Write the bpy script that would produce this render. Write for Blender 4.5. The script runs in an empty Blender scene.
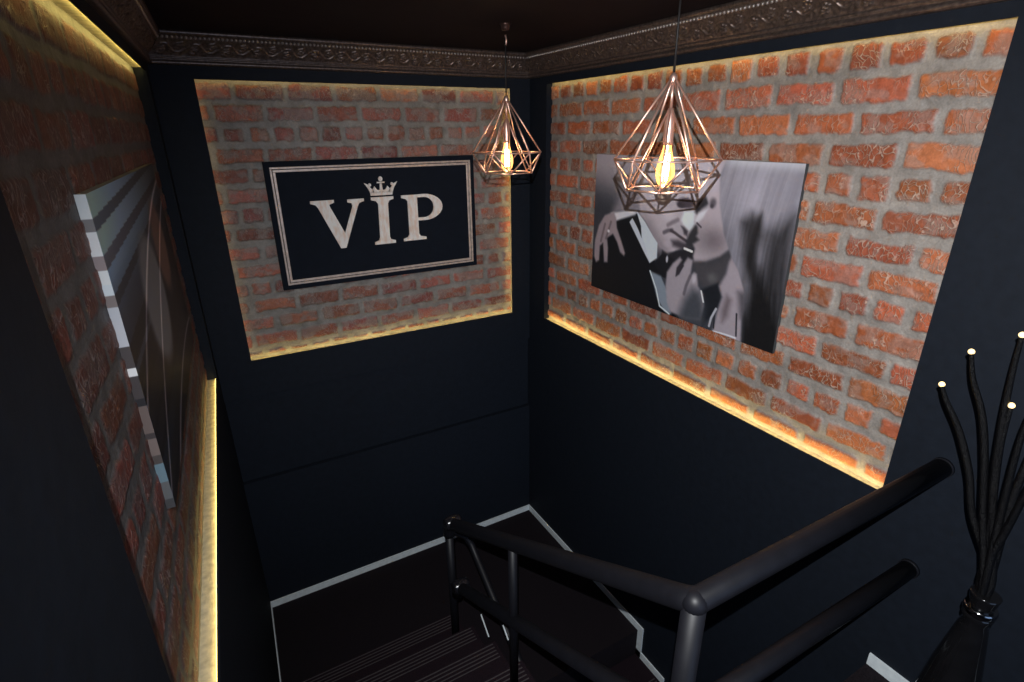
# tunable light levels
LED = 13.0         # LED tape emission
BULB = .5          # pendant bulbs, watt
SPOT_P = (-.025, -.025, .150)
SPOT_T = (1.70, 1.50, -1.22)
SPOT_E = 188; SPOT_A = 122; SPOT_B = 1.0
GAINP = 1.42
AMB = .9
EXPO = 0.0
import bpy, bmesh, math, random
import numpy as np
from mathutils import Vector, Matrix
random.seed(7)
C = bpy.context.scene
COL = C.collection
# ------------------------------------------------------------------ helpers
def tag(o, label=None, cat=None, group=None, kind=None):
    if label: o['label'] = label
    if cat: o['category'] = cat
    if group: o['group'] = group
    if kind: o['kind'] = kind
    return o
def empty(name, loc):
    o = bpy.data.objects.new(name, None); COL.objects.link(o); o.location = loc
    o.empty_display_size = .05
    return o
def abs_loc(o):
    v = Vector((0, 0, 0))
    while o is not None:
        v += o.location; o = o.parent
    return v
def link(name, me, mat, parent=None, smooth=False):
    o = bpy.data.objects.new(name, me); COL.objects.link(o)
    if mat: me.materials.append(mat)
    if parent is not None:
        o.parent = parent; o.location = -abs_loc(parent)     # meshes are written in world metres
    if smooth:
        me.polygons.foreach_set('use_smooth', [True]*len(me.polygons))
    return o
def srgb(r, g, b):
    f = lambda c: (c/255/12.92) if c/255 <= .04045 else ((c/255+.055)/1.055)**2.4
    return (f(r), f(g), f(b), 1)
class MB:
    def __init__(s): s.v = []; s.f = []
    def add(s, vs, fs):
        n = len(s.v); s.v += [tuple(v) for v in vs]; s.f += [tuple(i+n for i in f) for f in fs]; return s
    def box(s, x0, x1, y0, y1, z0, z1):
        return s.add([(x, y, z) for z in (z0, z1) for y in (y0, y1) for x in (x0, x1)],
              [(0,2,3,1),(4,5,7,6),(0,1,5,4),(2,6,7,3),(0,4,6,2),(1,3,7,5)])
    def quad(s, a, b, c, d): return s.add([a, b, c, d], [(0,1,2,3)])
    def tube(s, pts, r, n=12, cap=True):
        pts = [Vector(p) for p in pts]; rr = r if isinstance(r, (list, tuple)) else [r]*len(pts)
        T = []
        for i in range(len(pts)):
            a = pts[max(i-1, 0)]; b = pts[min(i+1, len(pts)-1)]; t = (b-a)
            if 0 < i < len(pts)-1:
                t = (pts[i]-a).normalized()+(b-pts[i]).normalized()
            T.append(t.normalized())
        up = Vector((0,0,1)) if abs(T[0].z) < .9 else Vector((1,0,0))
        u = T[0].cross(up).normalized(); vs = []
        for i, p in enumerate(pts):
            u = (u - T[i]*u.dot(T[i])).normalized(); w = T[i].cross(u)
            k = 1.0
            if 0 < i < len(pts)-1:
                c = (pts[i]-pts[i-1]).normalized().dot(T[i]); k = 1.0 if c > .96 else 1.0
            for j in range(n):
                a = 2*math.pi*j/n; vs.append(p+(u*math.cos(a)+w*math.sin(a))*rr[i]*k)
        fs = [(i*n+j, i*n+(j+1)%n, (i+1)*n+(j+1)%n, (i+1)*n+j) for i in range(len(pts)-1) for j in range(n)]
        if cap:
            fs.append(tuple(reversed(range(n)))); fs.append(tuple((len(pts)-1)*n+j for j in range(n)))
        return s.add(vs, fs)
    def lathe(s, c, prof, n=24):
        vs = [(c[0]+r*math.cos(2*math.pi*j/n), c[1]+r*math.sin(2*math.pi*j/n), c[2]+z) for r, z in prof for j in range(n)]
        fs = [(i*n+j, i*n+(j+1)%n, (i+1)*n+(j+1)%n, (i+1)*n+j) for i in range(len(prof)-1) for j in range(n)]
        fs.append(tuple(reversed(range(n)))); fs.append(tuple((len(prof)-1)*n+j for j in range(n)))
        return s.add(vs, fs)
    def sphere(s, c, r, n=12, m=8, sz=1.0):
        prof = [(r*math.sin(math.pi*i/m), -r*sz*math.cos(math.pi*i/m)) for i in range(m+1)]
        prof[0] = (r*.03, prof[0][1]); prof[-1] = (r*.03, prof[-1][1])
        return s.lathe(c, prof, n)
    def prism(s, outline, to3, t0, t1):
        """extrude a 2D outline; to3(a, b, t) gives the point"""
        n = len(outline)
        vs = [to3(a, b, t0) for a, b in outline]+[to3(a, b, t1) for a, b in outline]
        fs = [tuple(range(n)), tuple(reversed(range(n, 2*n)))]+[(i, (i+1)%n, n+(i+1)%n, n+i) for i in range(n)]
        return s.add(vs, fs)
    def build(s, name, mat, parent=None, smooth=False, bevel=0):
        me = bpy.data.meshes.new(name); me.from_pydata(s.v, [], s.f); me.update()
        bm = bmesh.new(); bm.from_mesh(me); bmesh.ops.recalc_face_normals(bm, faces=bm.faces)
        bm.to_mesh(me); bm.free()
        o = link(name, me, mat, parent, False)
        if smooth:
            me.polygons.foreach_set('use_smooth', [len(p.vertices) <= 4 for p in me.polygons])
        if bevel:
            b = o.modifiers.new('bevel', 'BEVEL'); b.width = bevel; b.segments = 2; b.limit_method = 'ANGLE'
        return o
# ------------------------------------------------------------------ materials
def new_mat(name):
    m = bpy.data.materials.new(name); m.use_nodes = True
    return m, m.node_tree.nodes, m.node_tree.links, m.node_tree.nodes['Principled BSDF']
def plain(name, col, rough=.6, metal=0, bump=0, scale=40, vary=.15, spec=.5, coat=0):
    m, N, L, B = new_mat(name)
    B.inputs['Roughness'].default_value = rough; B.inputs['Metallic'].default_value = metal
    B.inputs['Specular IOR Level'].default_value = spec
    if coat: B.inputs['Coat Weight'].default_value = coat
    t = N.new('ShaderNodeTexCoord'); n = N.new('ShaderNodeTexNoise'); n.inputs['Scale'].default_value = scale
    n.inputs['Detail'].default_value = 5
    L.new(t.outputs['Object'], n.inputs['Vector'])
    r = N.new('ShaderNodeValToRGB')
    r.color_ramp.elements[0].position = .3; r.color_ramp.elements[1].position = .7
    r.color_ramp.elements[0].color = tuple(c*(1-vary) for c in col[:3])+(1,)
    r.color_ramp.elements[1].color = tuple(min(1, c*(1+vary)) for c in col[:3])+(1,)
    L.new(n.outputs['Fac'], r.inputs['Fac']); L.new(r.outputs['Color'], B.inputs['Base Color'])
    if bump:
        b = N.new('ShaderNodeBump'); b.inputs['Strength'].default_value = bump; b.inputs['Distance'].default_value = .004
        L.new(n.outputs['Fac'], b.inputs['Height']); L.new(b.outputs['Normal'], B.inputs['Normal'])
    return m
def glow(name, col, strength):
    m, N, L, B = new_mat(name)
    B.inputs['Base Color'].default_value = col; B.inputs['Emission Color'].default_value = col
    B.inputs['Emission Strength'].default_value = strength
    return m
black_paint = plain('black_paint', (.0078, .0112, .0185), .7, bump=.25, scale=30, vary=.12, spec=.22)
ceiling_paint = plain('ceiling_paint', (.0120, .0068, .0100), .7, scale=12, spec=.15)
carpet = plain('dark_carpet', (.016, .010, .014), .95, bump=.6, scale=220, vary=.4, spec=.1)
floor_mat = plain('floor_carpet', (.014, .011, .014), .95, bump=.6, scale=220, vary=.4, spec=.1)
rib_mat = plain('grey_rib', (.060, .052, .056), .6, scale=60)
trim_mat = plain('pale_metal_trim', (.82, .90, .94), .5, metal=0, scale=50, vary=.08)
rail_mat = plain('graphite_pipe', (.0068, .0070, .0100), .48, scale=25, vary=.15, bump=.05, spec=.32)
copper = plain('copper', (.92, .60, .49), .40, metal=.85, scale=60, vary=.06)
cable_mat = plain('black_cable', (.012, .010, .010), .6)
bronze = plain('aged_bronze', (.17, .13, .115), .40, metal=.75, scale=90, vary=.4)
sign_black = plain('sign_board', (.0075, .0108, .0185), .75, scale=20, vary=.1, spec=.12)
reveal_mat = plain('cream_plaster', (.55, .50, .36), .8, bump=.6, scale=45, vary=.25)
canvas_side = plain('canvas_edge_dark', (.05, .06, .065), .6)
glossy_black = plain('glossy_black', (.006, .006, .007), .12, scale=30, coat=.5)
stem_mat = plain('black_glitter_stem', (.0022, .0022, .003), .4, scale=320, bump=1.0, vary=.7, spec=.2)
led_mat = glow('led_tape', (1, .76, .22, 1), LED)
led_strong = glow('led_tape_strong', (1, .76, .24, 1), LED*1.9)
led_dim = glow('led_tape_dim', (1, .74, .24, 1), LED*.34)
led_low = glow('led_tape_low', (1, .76, .30, 1), LED*.16)
led_mid = glow('led_tape_mid', (1, .72, .20, 1), LED*.6)
tip_mat = glow('led_tip', (1, .70, .30, 1), 2.2)
fil_mat = glow('filament', (1, .74, .42, 1), 60)
def rose_metal():
    m, N, L, B = new_mat('brushed_rose_silver')
    B.inputs['Roughness'].default_value = .5; B.inputs['Metallic'].default_value = 0
    t = N.new('ShaderNodeTexCoord'); n = N.new('ShaderNodeTexNoise'); n.inputs['Scale'].default_value = 28; n.inputs['Detail'].default_value = 8
    mp = N.new('ShaderNodeMapping'); mp.inputs['Scale'].default_value = (1.6, 1, .6)
    L.new(t.outputs['Object'], mp.inputs['Vector']); L.new(mp.outputs['Vector'], n.inputs['Vector'])
    r = N.new('ShaderNodeValToRGB')
    r.color_ramp.elements[0].position = .36; r.color_ramp.elements[0].color = (.86, .68, .56, 1)
    r.color_ramp.elements[1].position = .56; r.color_ramp.elements[1].color = (.95, .91, .86, 1)
    L.new(n.outputs['Fac'], r.inputs['Fac']); L.new(r.outputs['Color'], B.inputs['Base Color'])
    return m
rose = rose_metal()
def frame_metal():
    return plain('frame_rose_silver', (.66, .54, .47), .4, metal=.3, scale=50, vary=.2)
frame_mat = frame_metal()
def bulb_glass():
    m, N, L, B = new_mat('amber_bulb_glass')
    out = [n for n in N if n.type == 'OUTPUT_MATERIAL'][0]
    tr = N.new('ShaderNodeBsdfTransparent'); tr.inputs['Color'].default_value = (1, .93, .80, 1)
    gl = N.new('ShaderNodeBsdfGlossy'); gl.inputs['Roughness'].default_value = .05
    em = N.new('ShaderNodeEmission'); em.inputs['Color'].default_value = (1, .48, .12, 1); em.inputs['Strength'].default_value = .8
    fr = N.new('ShaderNodeFresnel'); fr.inputs['IOR'].default_value = 1.45
    mx = N.new('ShaderNodeMixShader'); ad = N.new('ShaderNodeAddShader')
    L.new(fr.outputs['Fac'], mx.inputs['Fac']); L.new(tr.outputs[0], mx.inputs[1]); L.new(gl.outputs[0], mx.inputs[2])
    L.new(mx.outputs[0], ad.inputs[0]); L.new(em.outputs[0], ad.inputs[1]); L.new(ad.outputs[0], out.inputs['Surface'])
    return m
bulb_mat = bulb_glass()
def attr_mat(name, rough=.5, spec=.5):
    m, N, L, B = new_mat(name)
    a = N.new('ShaderNodeAttribute'); a.attribute_name = 'Col'
    L.new(a.outputs['Color'], B.inputs['Base Color'])
    B.inputs['Roughness'].default_value = rough; B.inputs['Specular IOR Level'].default_value = spec
    return m
print_mat = attr_mat('printed_canvas', .45, .4)
def brick_mat(name, crack_col, crack_amt, axis):
    m, N, L, B = new_mat(name)
    a = N.new('ShaderNodeAttribute'); a.attribute_name = 'Col'
    t = N.new('ShaderNodeTexCoord')
    dn = N.new('ShaderNodeTexNoise'); dn.inputs['Scale'].default_value = 14
    L.new(t.outputs['Object'], dn.inputs['Vector'])
    mixv = N.new('ShaderNodeMixRGB'); mixv.blend_type = 'ADD'; mixv.inputs['Fac'].default_value = .09
    L.new(t.outputs['Object'], mixv.inputs['Color1']); L.new(dn.outputs['Color'], mixv.inputs['Color2'])
    mp = N.new('ShaderNodeMapping'); mp.inputs['Scale'].default_value = (1.35, 1.35, .40)
    L.new(mixv.outputs['Color'], mp.inputs['Vector'])
    v = N.new('ShaderNodeTexVoronoi'); v.feature = 'DISTANCE_TO_EDGE'; v.inputs['Scale'].default_value = 50
    L.new(mp.outputs['Vector'], v.inputs['Vector'])
    r = N.new('ShaderNodeValToRGB'); r.color_ramp.elements[0].color = (1,1,1,1); r.color_ramp.elements[1].color = (0,0,0,1)
    r.color_ramp.elements[0].position = .02; r.color_ramp.elements[1].position = .07
    L.new(v.outputs['Distance'], r.inputs['Fac'])
    # only where brick (alpha = brick mask) and only in patches
    n2 = N.new('ShaderNodeTexNoise'); n2.inputs['Scale'].default_value = 9; n2.inputs['Detail'].default_value = 3
    L.new(t.outputs['Object'], n2.inputs['Vector'])
    r2 = N.new('ShaderNodeValToRGB'); r2.color_ramp.elements[0].position = .36; r2.color_ramp.elements[1].position = .54
    L.new(n2.outputs['Fac'], r2.inputs['Fac'])
    m1 = N.new('ShaderNodeMath'); m1.operation = 'MULTIPLY'; L.new(r.outputs['Color'], m1.inputs[0]); L.new(a.outputs['Alpha'], m1.inputs[1])
    m2 = N.new('ShaderNodeMath'); m2.operation = 'MULTIPLY'; L.new(m1.outputs[0], m2.inputs[0]); L.new(r2.outputs['Color'], m2.inputs[1])
    m3 = N.new('ShaderNodeMath'); m3.operation = 'MULTIPLY'; L.new(m2.outputs[0], m3.inputs[0]); m3.inputs[1].default_value = crack_amt
    mc = N.new('ShaderNodeMixRGB'); L.new(m3.outputs[0], mc.inputs['Fac']); L.new(a.outputs['Color'], mc.inputs['Color1']); mc.inputs['Color2'].default_value = crack_col
    # fine grain
    fn = N.new('ShaderNodeTexNoise'); fn.inputs['Scale'].default_value = 160; fn.inputs['Detail'].default_value = 6
    L.new(t.outputs['Object'], fn.inputs['Vector'])
    mg = N.new('ShaderNodeMixRGB'); mg.blend_type = 'OVERLAY'; mg.inputs['Fac'].default_value = .35
    L.new(mc.outputs['Color'], mg.inputs['Color1']); L.new(fn.outputs['Fac'], mg.inputs['Color2'])
    L.new(mg.outputs['Color'], B.inputs['Base Color'])
    b1 = N.new('ShaderNodeBump'); b1.inputs['Strength'].default_value = .5; b1.inputs['Distance'].default_value = .003
    L.new(fn.outputs['Fac'], b1.inputs['Height'])
    b2 = N.new('ShaderNodeBump'); b2.inputs['Strength'].default_value = .8; b2.inputs['Distance'].default_value = .003
    L.new(m2.outputs[0], b2.inputs['Height']); L.new(b1.outputs['Normal'], b2.inputs['Normal']); L.new(b2.outputs['Normal'], B.inputs['Normal'])
    B.inputs['Roughness'].default_value = .55
    return m
brick_bright = brick_mat('brick_bright', (.66, .53, .43, 1), .55, 0)
brick_worn = brick_mat('brick_worn', (.45, .38, .36, 1), .5, 0)
# ------------------------------------------------------------------ numpy noise + height-field bricks
def vnoise(x, y, seed):
    rs = np.random.RandomState(seed); T = rs.rand(256, 256).astype(np.float32)
    xi = np.floor(x).astype(int); yi = np.floor(y).astype(int); fx = x-xi; fy = y-yi
    fx = fx*fx*(3-2*fx); fy = fy*fy*(3-2*fy)
    g = lambda a, b: T[a % 256, b % 256]
    return (g(xi, yi)*(1-fx)+g(xi+1, yi)*fx)*(1-fy)+(g(xi, yi+1)*(1-fx)+g(xi+1, yi+1)*fx)*fy
def fbm(x, y, seed, o=4):
    s = 0; a = .5; t = 0
    for i in range(o):
        s = s+a*vnoise(x*2**i+7*i, y*2**i+3*i, seed+i); t += a; a *= .5
    return s/t
def sm(a, b, x):
    t = np.clip((x-a)/(b-a), 0, 1); return t*t*(3-2*t)
def grid_mesh(name, P, col, mat, parent=None, smooth=True):
    """P: (nv, nu, 3) points, col: (nv, nu, 4) colours"""
    nv, nu = P.shape[:2]
    me = bpy.data.meshes.new(name)
    me.vertices.add(nv*nu); me.vertices.foreach_set('co', P.reshape(-1).astype(np.float32))
    i = np.arange(nv*nu).reshape(nv, nu)
    q = np.stack([i[:-1, :-1], i[:-1, 1:], i[1:, 1:], i[1:, :-1]], -1).reshape(-1)
    nf = len(q)//4
    me.loops.add(len(q)); me.loops.foreach_set('vertex_index', q)
    me.polygons.add(nf); me.polygons.foreach_set('loop_start', np.arange(nf)*4); me.polygons.foreach_set('loop_total', np.full(nf, 4))
    me.polygons.foreach_set('use_smooth', np.full(nf, smooth))
    me.update(calc_edges=True)
    if col is not None:
        ca = me.color_attributes.new('Col', 'FLOAT_COLOR', 'POINT')
        ca.data.foreach_set('color', col.reshape(-1).astype(np.float32))
    o = link(name, me, mat, parent)
    return o
def brick_panel(name, w, h, ztop, zmap, hrow, seed, wash, mat, parent, base, mortar, du=.0052, rowc=.2, relief=1.0, joint=0.0, rag=1.0):
    """zmap(u, z, height) -> xyz arrays; u runs along the wall, ztop the world height of the top edge"""
    nu = int(w/du)+1; nv = int(h/.0046)+1
    U, V = np.meshgrid(np.linspace(0, w, nu), np.linspace(0, h, nv))
    Z = ztop-V
    U2 = U+.014*(fbm(U*14, V*14, seed)-.5)+.008*rag*(fbm(U*60, V*60, seed+5, 3)-.5)
    Z2 = Z+.016*(fbm(U*11+40, V*11, seed+9)-.5)+.011*rag*(fbm(U*50, V*50, seed+6, 3)-.5)
    pitch = .0945
    row = np.round((rowc-Z2)/pitch).astype(int); dz = np.abs((rowc-Z2)-row*pitch)
    hdr = (row % 4) == hrow
    bp = np.where(hdr, .1145, .229)
    off = np.array([random.random() for _ in range(64)])[row % 64]
    off = np.where(row % 2 == 0, .25, .75)+.25*(off-.5)
    t = U2/bp+off; bi = np.floor(t).astype(int); du_ = np.abs(t-bi-.5)*bp
    rs = np.random.RandomState(seed+77); R = rs.rand(64, 64, 8)
    rnd = R[row % 64, bi % 64]
    hw = bp/2-.0095-joint-.006*rnd[..., 0]; hh = pitch/2-.0115-joint-.006*rnd[..., 1]
    rr = .004+.012*rnd[..., 7]*rnd[..., 1]
    qx = du_-(hw-rr); qz = dz-(hh-rr)
    d = np.minimum(np.maximum(qx, qz), 0)+np.hypot(np.maximum(qx, 0), np.maximum(qz, 0))-rr
    d = np.maximum(d, np.maximum(.026-(h-V), .018-V)+.006*(fbm(U*25, V*9, seed+91)-.5))
    mask = 1-sm(-.004, .0035, d)
    grain = fbm(U*60, V*60, seed+20, 4); big = fbm(U*3.2, V*3.2, seed+30, 4)
    smear = sm(.5-.0, .66, fbm(U*22, V*30, seed+31, 4)+wash*.16+.10*(rnd[..., 6]-.5))*(.30+.5*wash)
    H = mask*(.0055+.003*rnd[..., 2])+.0045*(grain-.5)+.004*(fbm(U*18, V*18, seed+40)-.5)-.003*mask*sm(.55, .75, fbm(U*40, V*40, seed+50))
    H = H*relief
    b = np.array(base)[None, None]*(.62+.7*rnd[..., 3:4])
    b = b*np.stack([np.ones_like(U), .90+.32*rnd[..., 4], .8+.3*rnd[..., 5]], -1)
    b = b*(.72+.56*grain[..., None])
    mo = np.array(mortar)[None, None]*(.6+.75*fbm(U*26, V*26, seed+60)[..., None])*(.85+.3*big[..., None])
    k = (mask*(1-smear))[..., None]
    col = mo*(1-k)+b*k
    # darker joint line round each brick
    edge = np.exp(-((d-.001)/.004)**2)[..., None]; col = col*(1-.07*edge)
    col = np.concatenate([np.clip(col, 0, 1), mask[..., None]], -1)
    X, Y, ZZ = zmap(U, Z, H)
    return grid_mesh(name, np.stack([X, Y, ZZ], -1), col, mat, parent)
# ------------------------------------------------------------------ the room
XL, XR, YB, D = -.105, 1.801, 3.0, .045
YF, ZC, ZF, ZL, ZD = -2.2, .41, -1.82, -2.80, -4.5
XM = .84
KL = .0332            # the left wall runs slightly out of square
def xl(y): return XL-KL*(3.0-y)
PORTRAIT = [
    ('p', (186, 178, 182), 0.06, [(0.254, -0.062), (0.667, -0.072), (0.682, 0.166), (0.641, 0.298), (0.577, 0.335), (0.308, 0.389), (0.264, 0.288)]),
    ('e', (206, 200, 200), 0.6, (0.426, 0.126, 0.102, 0.122)),
    ('p', (126, 120, 126), 0.05, [(0.184, 0.233), (0.293, 0.179), (0.306, 0.362), (0.126, 0.41)]),
    ('p', (176, 166, 168), 0.012, [(0.3, 0.282), (0.616, 0.233), (0.619, 0.321), (0.604, 0.426), (0.59, 0.478), (0.555, 0.539), (0.516, 0.576), (0.473, 0.589), (0.438, 0.565), (0.406, 0.521), (0.359, 0.438), (0.306, 0.362)]),
    ('p', (138, 128, 132), 0.05, [(0.33, 0.37), (0.381, 0.413), (0.433, 0.494), (0.491, 0.543), (0.485, 0.599), (0.428, 0.589), (0.362, 0.484)]),
    ('e', (168, 158, 162), 0.5, (0.48, 0.533, 0.037, 0.033)),
    ('e', (190, 182, 184), 0.5, (0.465, 0.35, 0.052, 0.05)),
    ('e', (70, 62, 70), 0.3, (0.551, 0.261, 0.053, 0.038)),
    ('e', (58, 52, 58), 0.4, (0.527, 0.277, 0.025, 0.024)),
    ('p', (204, 214, 212), 0.014, [(0.545, 0.311), (0.598, 0.301), (0.603, 0.401), (0.58, 0.426), (0.548, 0.396), (0.535, 0.367)]),
    ('p', (168, 160, 163), 0.014, [(0.506, 0.399), (0.537, 0.386), (0.565, 0.423), (0.579, 0.47), (0.538, 0.467), (0.499, 0.433)]),
    ('l', (124, 114, 120), 0.02, [(0.47, 0.413), (0.495, 0.389), (0.519, 0.37)], 0.0036),
    ('l', (96, 88, 94), 0.018, [(0.452, 0.465), (0.473, 0.448), (0.494, 0.44)], 0.0045),
    ('l', (66, 58, 64), 0.012, [(0.488, 0.444), (0.511, 0.454), (0.533, 0.468), (0.576, 0.492)], 0.0045),
    ('p', (66, 60, 66), 0.02, [(0.494, 0.504), (0.53, 0.494), (0.582, 0.505), (0.595, 0.539), (0.555, 0.55), (0.507, 0.539)]),
    ('p', (62, 56, 62), 0.012, [(0.538, 0.404), (0.554, 0.407), (0.575, 0.427), (0.573, 0.458), (0.557, 0.45), (0.55, 0.426)]),
    ('p', (52, 52, 56), 0.014, [(0.581, 0.444), (0.602, 0.39), (0.615, 0.374), (0.625, 0.438), (0.638, 0.472), (0.612, 0.509), (0.579, 0.525), (0.571, 0.489)]),
    ('p', (44, 44, 50), 0.014, [(0.598, 0.306), (0.608, 0.245), (0.641, 0.206), (0.659, 0.248), (0.63, 0.282), (0.61, 0.316)]),
    ('p', (34, 34, 40), 0.012, [(0.451, 0.582), (0.485, 0.599), (0.525, 0.566), (0.566, 0.548), (0.613, 0.522), (0.621, 0.607), (0.607, 0.675), (0.519, 0.76), (0.448, 0.704)]),
    ('p', (16, 20, 26), 0.006, [(-0.023, 1.064), (-0.002, 0.809), (0.022, 0.658), (0.075, 0.509), (0.127, 0.424), (0.269, 0.369), (0.322, 0.426), (0.377, 0.535), (0.417, 0.674), (0.504, 0.834), (0.558, 0.963), (0.59, 1.018), (0.351, 1.03)]),
    ('p', (190, 202, 208), 0.008, [(0.287, 0.359), (0.34, 0.421), (0.393, 0.504), (0.422, 0.543), (0.426, 0.643), (0.386, 0.691), (0.328, 0.589), (0.323, 0.528), (0.31, 0.435), (0.279, 0.38)]),
    ('p', (184, 194, 200), 0.006, [(0.245, 0.443), (0.262, 0.411), (0.335, 0.532), (0.389, 0.689), (0.355, 0.637)]),
    ('p', (24, 28, 34), 0.006, [(0.265, 0.397), (0.288, 0.372), (0.318, 0.454), (0.327, 0.533)]),
    ('p', (24, 26, 32), 0.008, [(0.412, 0.682), (0.452, 0.607), (0.497, 0.614), (0.537, 0.634), (0.509, 0.765), (0.452, 0.757)]),
    ('p', (122, 136, 146), 0.012, [(0.393, 0.743), (0.458, 0.756), (0.505, 0.848), (0.533, 0.99), (0.493, 0.987), (0.447, 0.915)]),
    ('l', (196, 208, 212), 0.006, [(0.393, 0.743), (0.437, 0.854), (0.465, 0.963), (0.522, 0.994)], 0.0059),
    ('e', (176, 176, 180), 0.3, (0.482, 0.633, 0.007, 0.028)),
    ('p', (198, 200, 204), 0.012, [(0.12, 0.404), (0.212, 0.373), (0.286, 0.352), (0.277, 0.387), (0.196, 0.431), (0.156, 0.454)]),
    ('p', (150, 134, 136), 0.012, [(0.139, 0.393), (0.078, 0.427), (0.039, 0.509), (0.014, 0.63), (0.012, 0.756), (0.029, 0.799), (0.051, 0.776), (0.053, 0.665), (0.074, 0.637), (0.08, 0.689), (0.089, 0.779), (0.113, 0.772), (0.112, 0.665), (0.101, 0.591), (0.141, 0.552), (0.172, 0.603), (0.196, 0.67), (0.224, 0.691), (0.23, 0.668), (0.198, 0.582), (0.166, 0.502), (0.156, 0.433)]),
    ('l', (112, 98, 100), 0.014, [(0.082, 0.492), (0.058, 0.626)], 0.0045),
    ('l', (112, 98, 100), 0.014, [(0.123, 0.468), (0.094, 0.594)], 0.0045),
    ('e', (210, 206, 206), 0.4, (0.109, 0.538, 0.011, 0.015)),
    ('p', (172, 160, 163), 0.014, [(0.7, 0.0), (0.653, 0.047), (0.641, 0.149), (0.657, 0.226), (0.657, 0.278), (0.623, 0.313), (0.604, 0.359), (0.61, 0.376), (0.621, 0.391), (0.624, 0.427), (0.617, 0.447), (0.633, 0.467), (0.606, 0.499), (0.618, 0.526), (0.613, 0.572), (0.621, 0.607), (0.677, 0.589), (0.736, 0.54), (0.774, 0.482), (0.782, 0.4)]),
    ('e', (184, 174, 178), 0.7, (0.672, 0.111, 0.039, 0.144)),
    ('e', (160, 144, 148), 0.7, (0.709, 0.447, 0.06, 0.081)),
    ('p', (206, 206, 206), 0.012, [(0.603, 0.353), (0.618, 0.308), (0.657, 0.278), (0.639, 0.333), (0.623, 0.36), (0.61, 0.37)]),
    ('e', (88, 82, 88), 0.5, (0.676, 0.24, 0.02, 0.039)),
    ('e', (60, 56, 62), 0.5, (0.673, 0.257, 0.011, 0.018)),
    ('l', (80, 72, 78), 0.01, [(0.614, 0.369), (0.635, 0.389)], 0.004),
    ('p', (66, 64, 67), 0.03, [(0.617, 0.609), (0.677, 0.589), (0.737, 0.546), (0.787, 0.484), (0.782, 0.556), (0.764, 0.644), (0.745, 0.725), (0.693, 0.759), (0.645, 0.713)]),
    ('e', (88, 88, 88), 0.6, (0.713, 0.675, 0.035, 0.043)),
    ('p', (26, 30, 36), 0.014, [(0.665, 0.77), (0.743, 0.695), (0.768, 0.772), (0.758, 0.845), (0.72, 0.94), (0.696, 0.993), (0.672, 0.898)]),
    ('p', (150, 140, 144), 0.016, [(0.777, 0.556), (0.787, 0.519), (0.822, 0.577), (0.861, 0.709), (0.86, 0.823), (0.876, 1.018), (0.82, 1.024), (0.745, 1.007), (0.755, 0.872), (0.768, 0.772), (0.749, 0.712), (0.772, 0.63)]),
    ('p', (98, 86, 88), 0.03, [(0.788, 0.757), (0.808, 0.773), (0.801, 0.875), (0.783, 0.922), (0.776, 0.85)]),
    ('p', (80, 76, 80), 0.03, [(0.831, 0.715), (0.863, 0.702), (0.88, 0.85), (0.856, 0.861)]),
    ('l', (36, 38, 44), 0.006, [(0.745, 0.884), (0.749, 0.977)], 0.005),
    ('l', (40, 40, 46), 0.008, [(0.839, 0.845), (0.85, 0.976)], 0.0045),
    ('l', (170, 172, 174), 0.008, [(0.749, 0.855), (0.732, 0.922), (0.727, 0.976)], 0.0072),
    ('l', (204, 204, 204), 0.006, [(0.749, 0.999), (0.799, 0.991), (0.848, 0.99)], 0.0045),
    ('p', (152, 143, 147), 0.012, [(0.549, 0.599), (0.516, 0.648), (0.488, 0.718), (0.488, 0.814), (0.505, 0.925), (0.529, 0.977), (0.603, 0.984), (0.683, 0.959), (0.693, 0.861), (0.681, 0.789), (0.653, 0.749), (0.641, 0.677), (0.627, 0.67), (0.61, 0.701), (0.615, 0.597), (0.589, 0.589), (0.573, 0.63), (0.553, 0.708), (0.538, 0.726), (0.539, 0.672), (0.561, 0.614)]),
    ('p', (64, 68, 74), 0.05, [(0.626, 0.773), (0.666, 0.782), (0.692, 0.85), (0.703, 0.974), (0.605, 1.01), (0.571, 0.986), (0.592, 0.865)]),
    ('l', (96, 90, 96), 0.014, [(0.61, 0.701), (0.595, 0.772), (0.589, 0.827)], 0.0054),
    ('e', (176, 170, 172), 0.5, (0.63, 0.712, 0.013, 0.038)),
    ('p', (50, 46, 52), 0.01, [(0.561, 0.627), (0.574, 0.648), (0.553, 0.708), (0.537, 0.73), (0.539, 0.672)]),
    ('l', (222, 222, 222), 0.005, [(0.671, 0.774), (0.687, 0.838)], 0.0054),
    ('l', (226, 226, 224), 0.006, [(0.567, 0.538), (0.605, 0.546)], 0.0085),
]
HAIR = [(0.72, -0.011), (0.7, 0.043), (0.692, 0.087), (0.704, 0.235), (0.74, 0.404), (0.782, 0.521), (0.824, 0.6), (0.86, 0.704), (0.869, 0.794), (0.865, 0.87), (0.88, 1.048), (1.019, 1.04), (1.037, 0.472), (1.015, -0.028)]
HAIR_DARK = [(0.807, 0.321), (0.84, 0.255), (0.873, 0.281), (0.899, 0.376), (0.899, 0.518), (0.944, 0.715), (1.021, 1.001), (0.868, 1.068), (0.871, 0.806), (0.868, 0.66), (0.826, 0.501)]
HAIR_SIDE = [(0.911, 0.352), (0.994, 0.251), (1.004, 0.484), (1.016, 1.017), (0.939, 0.953), (0.911, 0.557)]
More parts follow.
